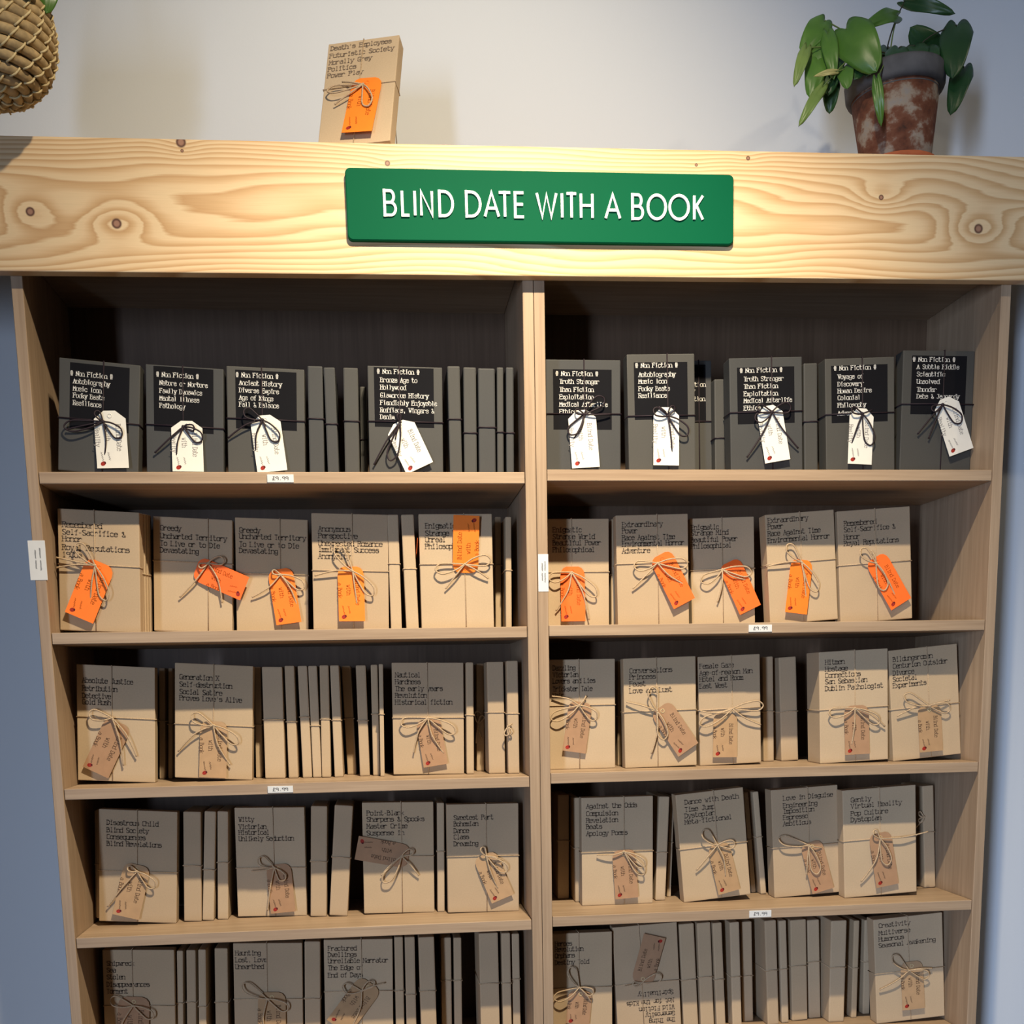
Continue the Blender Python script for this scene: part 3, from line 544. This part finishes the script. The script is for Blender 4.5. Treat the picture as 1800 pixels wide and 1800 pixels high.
'd8': dict(r=4, q=((1480,1388),(1610,1387),1485,1611), Y=('s',1550,1451,1576), t=.028, txt=['Gently','Virtual Reality','Pop Culture','Dystopian'], tp=lines_at(1496,[1407,1418,1431,1442]), ch=6, knot=(1547,1474), tag=((1546,1464),(1560,1557),'k',47), lo=[(13,46),(-12,-14)], ta=[(-34,76),(84,-12)], lb="kraft-wrapped book 'Virtual Reality, Pop Culture' with brown tag, right face-out on fourth right shelf"),
'e1': dict(r=5, q=((179,1674),(307,1670),186,309), Y=.10, t=.026, txt=['Shipwreck','Sea','Stolen','Disappearances','Torment'], tp=lines_at(188,[1694,1706,1718,1731,1743]), ch=5.4, knot=(234,1768), tag=((236,1752),(232,1850),'k',60), lo=[(36,20),(-40,-12)], ta=[(-30,60)], lb="kraft-wrapped book 'Shipwreck, Sea, Stolen' at left end of lowest visible left shelf"),
'e2': dict(r=5, q=((409,1661),(532,1658),414,533), Y=.10, t=.026, txt=['Haunting','Lost, Love','Unearthed'], tp=lines_at(414,[1676,1688,1700]), ch=5.6, knot=(470,1756), tag=((478,1744),(478,1840),'k',54), lo=[(-44,-26),(36,18)], ta=[(2,80)], lb="kraft-wrapped book 'Lost, Love, Unearthed' on lowest visible left shelf"),
'e3': dict(r=5, q=((569,1655),(690,1650),572,692), Y=.10, t=.026, txt=['Fractured','Dwellings','Unreliable Narrator','The Edge of','End of Days'], tp=lines_at(577,[1668,1679,1690,1702,1715]), ch=5.6, knot=(636,1742), tag=((652,1728),(594,1806),'k',54), lo=[(20,-16),(-34,-8)], ta=[(-16,60),(40,-14)], lb="kraft-wrapped book 'Fractured Dwellings' with slanted brown tag, lowest visible left shelf"),
'e4': dict(r=5, q=((962,1641),(1076,1638),962,1077), Y=('s',1020,1752), t=.026, txt=['Heroes','Revolution','Orphans','Destiny Told'], tp=lines_at(976,[1660,1670,1681,1693]), ch=5, knot=(1018,1736), tag=((1021,1742),(1015,1800),'k',48), lo=[(-16,-36),(-44,20),(24,10)], ta=[(20,24)], lb="kraft-wrapped book 'Heroes, Revolution' beside the central divider, lowest visible right shelf"),
'e5': dict(r=5, q=((1076,1630),(1190,1626),1086,1198), Y=('s',1150,1763), t=.026, txt=['The Thing','Generosity','Wild Fiction','Not for the Kids','Spirituality'], tp=[(1187,1791),(1186,1780),(1185,1769),(1184,1757),(1183,1743)], ch=5.2, flip=True, knot=(1128,1728), tag=((1128,1728),(1151,1645),'k',46), lo=[(-16,2),(34,-12)], ta=[(-30,6)], lb="kraft-wrapped book shelved upside down with its print inverted, lowest visible right shelf"),
'e6': dict(r=5, q=((1535,1616),(1656,1612),1541,1661), Y=.075, t=.03, txt=['Creativity','Multiverse','Humorous','Seasonal Awakening'], tp=lines_at(1545,[1628,1641,1652,1663]), ch=5.6, knot=(1598,1706), tag=((1602,1690),(1606,1774),'k',48), lo=[(-30,-26),(34,10)], ta=[(-52,34),(40,-4)], lb="kraft-wrapped book 'Creativity, Multiverse' at right end of lowest visible right shelf"),
}
def depth(Y, r):
    if not isinstance(Y, tuple): return Y
    y = shY(Y[1], Y[2], r)
    if len(Y) > 3: y = .85*y+.15*max(.02, botY(Y[1], Y[3], r))
    return min(max(y, .03), .15)
DEP = {}
for i, (k, d) in enumerate(FB.items()):
    Y = depth(d['Y'], d['r']); DEP[k] = Y; row = d['r']
    side = 'left' if d['q'][0][0] < 945 else 'right'
    mat = M['black'][i % 3] if row == 1 else M['kraft'][i % 3]
    bk = Book(row, *d['q'], Y, d['t'], mat, d['lb'], f"face-out wrapped books on the {SHELF[row]} {side} shelf")
    if d.get('pan'): bk.panel(*d['pan'])
    bk.print_(d['txt'], d['tp'], 5.0 if row == 1 else d['ch'], row == 1, d.get('flip', False))
    if 'knot' in d:
        bk.bands(z=bk.px(*d['knot']).z, xv=max(bk.x0+.01, min(bk.x1-.01, bk.px(*d['knot']).x)))
        bk.gtag(*d['tag']); bk.bow(d['knot'], d['lo'], d['ta'], .0075)
    else: bk.bands()
# spine-out books: key of left neighbour, right neighbour, then (xl_top, xr_top, y_top, xl_bot, xr_bot, Y)
SP = [
 (1,'left',"'Ancient History'","'Bronze Age'",[(540,567,643,544,571,.06),(570,588,645,575,598,.06),(603,629,646,606,633,.055),(632,644,679,635,646,.10)]),
 (1,'left',"'Bronze Age'","the divider",[(787,810,643,791,813,.055),(814,837,645,816,839,.055),(840,870,647,842,872,.05),(873,885,645,874,886,.055),(889,903,645,890,904,.06)]),
 (1,'right',"'Autobiography'","'Truth Stranger'",[(1255,1274,666,1257,1275,.10)]),
 (1,'right',"'Truth Stranger'","'Voyage'",[(1412,1437,638,1414,1438,.07)]),
 (2,'left',"'Immigrant'","'Enigmatic'",[(682,702,904,687,707,('s',695,955)),(706,726,904,713,738,('s',718,945))]),
 (2,'left',"'Enigmatic'","the divider",[(870,881,908,871,882,.15),(888,899,908,889,900,.10)]),
 (2,'right',"'Enigmatic'","'Extraordinary'",[(1073,1081,912,1074,1084,.13)]),
 (3,'left',"'Absolute Justice'","'Generation X'",[(279,290,1174,280,291,.16),(295,304,1174,296,303,.16)]),
 (3,'left',"'Generation X'","'Nautical'",[(447,458,1172,449,462,.13),(460,496,1172,466,502,('s',480,1272,1369)),(499,518,1170,508,524,('s',510,1272,1368)),(521,540,1170,533,548,('s',530,1271,1367)),(541,559,1170,551,565,('s',550,1270,1366)),(560,579,1169,567,581,('s',570,1264,1366)),(581,597,1169,588,604,('s',590,1260,1365)),(600,616,1170,611,627,.15),(625,644,1169,633,650,('s',635,1274,1363)),(650,665,1168,657,667,('s',660,1276,1362)),(666,673,1167,668,677,('s',670,1237,1361))]),
 (3,'left',"'Nautical'","the divider",[(819,832,1164,820,834,('s',826,1237,1358)),(837,851,1166,838,852,.15),(856,885,1163,859,889,('s',870,1227,1357)),(891,911,1161,893,914,('s',900,1209,1356))]),
 (3,'right',"'Dazzling'","'Conversations'",[(1085,1095,1160,1086,1096,.13)]),
 (3,'right',"'Female Gaze'","'Hitmen'",[(1340,1359,1154,1342,1361,.14),(1369,1399,1155,1373,1404,.14)]),
 (4,'left',"'Disastrous Child'","'Witty'",[(322,353,1427,323,355,('s',340,1550,1621)),(359,380,1426,356,376,('s',367,1552,1619)),(382,401,1426,382,402,('s',392,1559,1617))]),
 (4,'left',"'Witty'","'Point-Blank'",[(547,575,1417,545,575,('s',560,1539,1611)),(588,621,1416,579,611,('s',600,1531,1610))]),
 (4,'left',"'Point-Blank'","'Sweetest Part'",[(768,781,1411,769,782,('s',775,1531,1601))]),
 (4,'right',"divider","'Against the Odds'",[(981,1000,1397,980,1001,.16),(1009,1019,1402,1011,1021,.125)]),
 (4,'right',"'Against the Odds'","'Dance'",[(1159,1177,1400,1151,1170,('s',1160,1526,1582)),(1179,1185,1400,1172,1180,.14)]),
 (4,'right',"'Dance'","'Love in Disguise'",[(1307,1316,1392,1321,1329,.15),(1322,1334,1391,1338,1347,.13)]),
 (4,'right',"'Virtual Reality'","the side panel",[(1621,1641,1381,1625,1645,.13)]),
 (5,'left',"'Shipwreck'","'Lost, Love'",[(310,322,1671,311,323,.11),(327,344,1670,329,346,.11),(348,362,1669,350,364,.09),(377,400,1667,379,403,.11)]),
 (5,'left',"'Lost, Love'","'Fractured'",[(535,563,1655,536,564,.10)]),
 (5,'left',"'Fractured'","the divider",[(693,708,1647,696,712,.10),(711,729,1647,715,733,.10),(735,763,1647,741,769,.09),(775,793,1648,777,795,.14),(797,811,1648,799,813,.14),(841,874,1640,845,880,.09),(881,898,1640,885,900,.09),(900,914,1641,902,916,.10)]),
 (5,'right',"inverted book","'Creativity'",[(1193,1220,1624,1202,1228,.10),(1225,1249,1622,1232,1256,.10),(1252,1269,1622,1260,1276,.10),(1282,1300,1621,1288,1304,.10),(1302,1322,1620,1306,1324,.13),(1344,1364,1618,1349,1370,.10),(1369,1382,1618,1374,1387,.11),(1389,1417,1617,1392,1420,.12),(1419,1440,1617,1422,1443,.13),(1460,1487,1618,1456,1484,.10),(1500,1510,1618,1496,1506,.12),(1520,1532,1617,1516,1529,.14)]),
]
ORD = ['first','second','third','fourth','fifth','sixth','seventh','eighth','ninth','tenth','eleventh','twelfth']
CARD = ['','one','two','three','four','five','six','seven','eight','nine','ten','eleven','twelve']
SPB = {}
for (row, side, a, b, L) in SP:
    colr = 'black' if row == 1 else 'kraft'
    for i, (xl, xr, yt, bl, br, Y) in enumerate(L):
        n = len(L)
        if n > 1: lb = f"{colr} book spine-out on {SHELF[row]} {side} shelf, {ORD[i]} of {CARD[n]} between {a} and {b}"
        else: lb = f"{colr} book spine-out alone between {a} and {b}, {SHELF[row]} {side} shelf"
        mat = random.choice(M['black'] if row == 1 else M['kraft'])
        bk = Book(row, (xl, yt), (xr, yt), bl, br, depth(Y, row), .105 if depth(Y, row) < .12 else .09, mat, lb, f"spine-out {colr} books on the {SHELF[row]} {side} shelf", bev=.0025)
        bk.bands(z=bk.h*(.47 if row == 1 else .52)+random.uniform(-.012, .012), vert=False)
        SPB[(row, xl)] = bk
# bows that show at the front of a few spines, and an orange tag peeping out
for key, kn, lo, ta in [((3, 837), (841, 1272), [(-2, -22), (8, -14)], [(-4, 34), (6, 26)]), ((3, 891), (893, 1277), [(-4, 16), (4, 14)], [(6, -4)]), ((4, 1621), (1624, 1436), [(-10, 8), (-10, -8)], [(-14, 18)]), ((3, 508), (526, 1290), [], [])]:
    if key in SPB and (lo or ta): SPB[key].bow(kn, lo, ta, .004)
bk = SPB[(2, 706)]
mb = MB(); x = bk.x1
P = [(x+.0012, -.006, .125), (x+.004, -.010, .150), (x+.0055, .03, .152), (x+.002, .03, .122)]
q = [Vector(p) for p in P]; mb.add(q+[p+Vector((.0006, 0, 0)) for p in q], [(0,1,2,3),(7,6,5,4),(0,4,5,1),(1,5,6,2),(2,6,7,3),(3,7,4,0)])
tag(mb.build('gift_tag', M['orange'][1], bk.e), 'orange card tag seen edge-on')
# short stacks standing behind three face-out books: their edges show beside them
def behind(key, du, n, gap, dv, who, where):
    d = FB[key]; (tl, tr, bl, br) = d['q']; Y = DEP[key]+d['t']+.0015
    for i in range(n):
        sft = du*(i+1)
        Book(d['r'], (tl[0]+sft, tl[1]+dv*(i+1)), (tr[0]+sft, tr[1]+dv*(i+1)), bl+sft, br+sft, Y, .013, M['kraft'][(i+1) % 3], f"thin kraft book, {ORD[i]} in the stack behind {who}, {where}", f"kraft books stacked behind {who}").bands()
        Y += .013+gap
behind('b1', 4.6, 4, .001, 1, "'Self-Sacrifice & Honor'", 'second left shelf')
behind('d1', -4, 2, .001, 1, "'Disastrous Child'", 'fourth left shelf')
# ------------------------------------------------------------------ the book on top of the board
zt = HTOP(.45)
e = empty('wrapped_book', (0, 0, 0))
class TopBook(Book):
    def __init__(s):
        s.black = False; s.t = .024; yaw, lean = math.radians(-17), math.radians(-22)
        s.R = (Matrix.Rotation(yaw, 3, 'Z') @ Matrix.Rotation(lean, 3, 'X'))
        p0 = at(554, 252, 1, -.004); p1 = at(688, 252, 1, -.02); s.w = .117; s.h = .199
        s.O = Vector(((p0.x+p1.x)/2, .006, zt+.0009+s.t*math.sin(-lean))); s.x0, s.x1 = -s.w/2, s.w/2; s.n = s.R@Vector((0, -1, 0))
        s.e = e; e.location = s.O; e.rotation_euler = s.R.to_euler(); s.mat = M['kraft'][2]
        s.O = s.O+Vector((0, 0, math.sin(-lean)*0)); bbox_mesh('paper_wrapping', (s.x0, 0, 0), (s.x1, s.t, s.h), .0016, 2, s.mat, s.e)
tb = TopBook(); tag(e, "kraft-wrapped book 'Death's Employees' with orange tag leaning on top of the pine board", 'book')
tb.print_(["Death's Employees", 'Futuristic Society', 'Morally Grey', 'Politics', 'Power Play'], [(582, 86), (580, 99), (579, 111), (577, 123), (576, 134)], 6.2)
tb.bands(z=tb.px(640, 150).z); tb.gtag((647, 137), (627, 232), 'o', 54); tb.bow((638, 148), [(-62, 14), (10, 40)], [(-50, 36), (-36, -4)], .0075)
# wire easel behind it
st = tag(empty('wire_book_stand', (tb.O.x, tb.O.y+.02, zt)), 'thin wire stand propping the kraft book on the pine board', 'stand')
mb = MB(); B = st.location; loc = lambda x, y, z: tb.O+tb.R@Vector((x, y, z))-B
for sx in (-.035, .045):
    f = loc(sx*1.05, tb.t+.004, .005); f.z = .0012; up = loc(sx, tb.t+.0018, .12); bk_ = Vector((up.x+(.012 if sx > 0 else -.004), .115, .0012))
    mb.tube([f, up], .0009, 6); mb.tube([up, bk_], .0009, 6)
    mb.tube([f, bk_], .0009, 6)
a1, a2 = loc(-.035, tb.t+.0018, .12), loc(.045, tb.t+.0018, .12); mb.tube([a1, a2], .0009, 6)
mb.build('wire_frame', M['wire'], st, True)
# ------------------------------------------------------------------ potted plant on the board
def leaf_mesh(name, base, tip, width, mat, parent, cup=.25, bend=.12, seed=0, face=None):
    base, tip = Vector(base), Vector(tip); d = tip-base; L = d.length; d.normalize()
    fv = (C-parent.location-(base+tip)/2).normalized()+Vector((0, 0, .25)); fv.normalize()
    nrm = (fv-d*fv.dot(d)).normalized(); sd = d.cross(nrm).normalized(); rng = random.Random(seed)
    NT_, NS = 12, 5; vs = []; fs = []
    for i in range(NT_+1):
        t = i/NT_; f = (.60+.40*min(1, t*4)**.7)*((1-t)**.60)*(1+.62*t)*.98
        f = min(f, 1.0)
        for j in range(-NS, NS+1):
            s_ = j/NS; wv = width/2*f*s_
            back = -.13*L*(1-t)**2.2*math.sin(math.pi*min(1, abs(s_)*.78))
            p = base+d*(t*L+back)+sd*wv+nrm*(-cup*abs(wv)*.8+bend*L*math.sin(math.pi*t)+ .02*L*math.sin(9*t+3*s_)*abs(s_))
            if j == 0: p -= nrm*.0012
            vs.append(p)
    W_ = 2*NS+1
    for i in range(NT_):
        for j in range(W_-1): fs.append((i*W_+j, i*W_+j+1, (i+1)*W_+j+1, (i+1)*W_+j))
    me = bpy.data.meshes.new(name); me.from_pydata([tuple(v) for v in vs], [], fs); me.polygons.foreach_set('use_smooth', [True]*len(fs))
    o = link(name, me, mat, parent); sm = o.modifiers.new('thick', 'SOLIDIFY'); sm.thickness = .0007; return o
PX, PY = at(1576, 262, 1, .056).x, .056; pz = HTOP(PX)
plant = tag(empty('potted_plant', (PX, PY, pz), (0, 0, 0)), 'heart-leaved green houseplant in weathered clay pot on right of pine board', 'plant')
mb = MB().lathe([(0, .0006), (.054, .0006), (.062, .004), (.066, .012), (.064, .013), (.059, .006), (0, .005)], 40); mb.build('saucer', M['terra'], plant, True)
TIL = Matrix.Rotation(math.radians(-3.0), 4, 'Y')
def lathe_obj(name, prof, mat, n=48):
    mb = MB().lathe(prof, n); mb.v = [tuple(TIL@Vector((v[0]*.99, v[1]*.99, (v[2]-.006)*1.28))+Vector((0, 0, .0095))) for v in mb.v]; return mb.build(name, mat, plant, True)
lathe_obj('pot_body', [(0, .006), (.054, .006), (.0555, .009), (.070, .092), (.066, .092), (.05, .012), (0, .012)], M['pot'])
lathe_obj('pot_rim', [(.0702, .092), (.0765, .093), (.079, .097), (.0805, .112), (.0785, .116), (.072, .115), (.070, .105), (.0695, .088)], M['rim'])
lathe_obj('soil', [(0, .104), (.04, .106), (.070, .102)], M['soil'])
def W2(u, v, y): return at(u, v, 1, y)-Vector((PX, PY, pz))
LV = [  # base px, base y, tip px, tip y, width px, material
 ((1487, 50), .02, (1542, 126), -.02, 84, 0), ((1450, 36), .05, (1408, 92), .03, 50, 0), ((1418, 84), .02, (1396, 152), .0, 26, 2), ((1440, 96), .03, (1424, 172), .01, 48, 0),
 ((1447, 152), -.005, (1404, 222), -.02, 24, 2), ((1462, 140), .03, (1458, 200), .03, 36, 1), ((1578, 28), .08, (1518, 46), .03, 34, 0), ((1590, 2), .09, (1679, 24), .05, 30, 1),
 ((1652, 112), .07, (1600, 48), .04, 66, 1), ((1682, 44), .02, (1675, 138), -.01, 66, 1), ((1695, 118), .03, (1671, 202), .01, 46, 1), ((1541, 140), -.03, (1549, 222), -.022, 22, 0),
 ((1471, 126), .0, (1431, 134), -.01, 12, 3), ((1560, 84), .07, (1545, 128), .03, 52, 1), ((1605, 86), .09, (1590, 124), .05, 60, 1), ((1518, 96), .03, (1503, 140), .0, 48, 1), ((1455, 58), .03, (1466, 140), .0, 34, 0), ((1640, 96), .06, (1652, 132), .03, 40, 1), ((1580, 84), .03, (1570, 128), .0, 50, 1), ((1630, 84), .02, (1640, 122), -.01, 44, 1), ((1532, 96), .03, (1524, 134), .0, 46, 1), ((1608, 80), .03, (1612, 124), .0, 54, 1), ((1484, 118), .01, (1490, 156), -.01, 34, 0), ((1428, 60), .05, (1446, 128), .02, 40, 0), ((1468, 100), .03, (1456, 168), .01, 44, 1)]
for i, (b, by, tp, ty, wp, mi) in enumerate(LV):
    B_, T_ = W2(*b, by), W2(*tp, ty); o = leaf_mesh('leaf', B_, T_, wp*.00083, M['leaf'][mi], plant, seed=i, face=None)
    # leaf coordinates are local to the plant; face them to the light in front
    root = Vector((random.uniform(-.03, .03), random.uniform(-.025, .025), .138)); mid = (root+B_)/2+Vector((0, 0, .02 if B_.z > .12 else .045))
    MB().tube(crom([root, mid, B_], 6), .0011, 6).build('stem', M['stem_dk'] if mi == 1 else M['stem'], plant, True)
# ------------------------------------------------------------------ hanging basket, left
BY = -.10
bc = at(-30, 178, 1, BY); zb0 = bc.z
bx = at(-22, 90, 1, BY).x; Rb = at(99, 92, 1, BY).x-bx
basket = tag(empty('hanging_planter', (bx, BY, zb0), (0, 0, 0)), 'coiled straw basket with a trailing green plant hanging above left end of pine board', 'planter')
prof = [(.12, .004), (.28, .004), (.44, .006), (.58, .011), (.71, .019), (.82, .030), (.905, .042), (.96, .055), (.99, .068), (1.0, .081), (.99, .094), (.97, .107), (.945, .120), (.915, .133), (.88, .146), (.85, .159), (.82, .172), (.80, .185)]
stm = MB(); rng = random.Random(3)
for i, (rf, z) in enumerate(prof):
    rr = Rb*rf-.0065; n = 44; mb = MB()
    pts = [((rr+rng.uniform(-.0007, .0007))*Vector((math.cos(2*math.pi*k/n), math.sin(2*math.pi*k/n), 0))+Vector((0, 0, z+.003+rng.uniform(-.0006, .0006)))) for k in range(n)]
    mb.tube(pts, .0072, 8, True); mb.build('coil', M['grass'], basket, True)
    ns = max(6, int(22*rf)+1)
    for k in range(ns):
        a0 = 2*math.pi*(k+.28*i+rng.uniform(-.1, .1))/ns; pp = []
        drz, dz = (prof[min(i+1, len(prof)-1)][0]-prof[max(i-1, 0)][0])*Rb, (prof[min(i+1, len(prof)-1)][1]-prof[max(i-1, 0)][1])
        l = math.hypot(drz, dz); tr_, tz_ = drz/l, dz/l
        for j in range(5):
            q = (j/4-.5)*2; a = a0+q*.07; off = .0080*math.cos(q*1.0); rad = rr+tr_*q*.0075+tz_*off; zz = z+.003+tz_*q*.0075-tr_*off
            pp.append((rad*math.cos(a), rad*math.sin(a), zz))
        stm.tube(pp, .0014, 5)
tag(stm.build('stitches', M['stitch'], basket, True), None, None, None, 'stuff')
for k in range(3):
    a = 2*math.pi*(k/3+.14); r0 = Rb*.8-.004
    MB().tube([(r0*math.cos(a), r0*math.sin(a), .18), (r0*.3*math.cos(a), r0*.3*math.sin(a), .42), (0, 0, .55), (0, 0, 3.1-zb0-.001)], .0016, 6).build('hanging_cord', M['twine'], basket, True)
mb = MB().lathe([(0, 0), (Rb*.50, .0), (Rb*.66, .02), (0, .026)], 24); mb.v = [(a, b, c+.15) for a, b, c in mb.v]; mb.build('soil', M['soil'], basket, True)
for i, (b, tp, wp, y) in enumerate([((88, -28), (81, 24), 34, BY-.02), ((60, -40), (40, -4), 30, BY-.06), ((20, -60), (-20, -20), 34, BY-.07), ((70, -90), (110, -50), 34, BY)]):
    o0 = Vector(basket.location); B_, T_ = at(*b, 1, y)-o0, at(*tp, 1, y-.004)-o0
    leaf_mesh('leaf', B_, T_, wp*.00085, M['leaf'][0], basket, seed=40+i)
    MB().tube(crom([(0, 0, .17), (Vector((0, 0, .17))+B_)/2+Vector((0, 0, .03)), B_], 6), .001, 6).build('stem', M['stem'], basket, True)
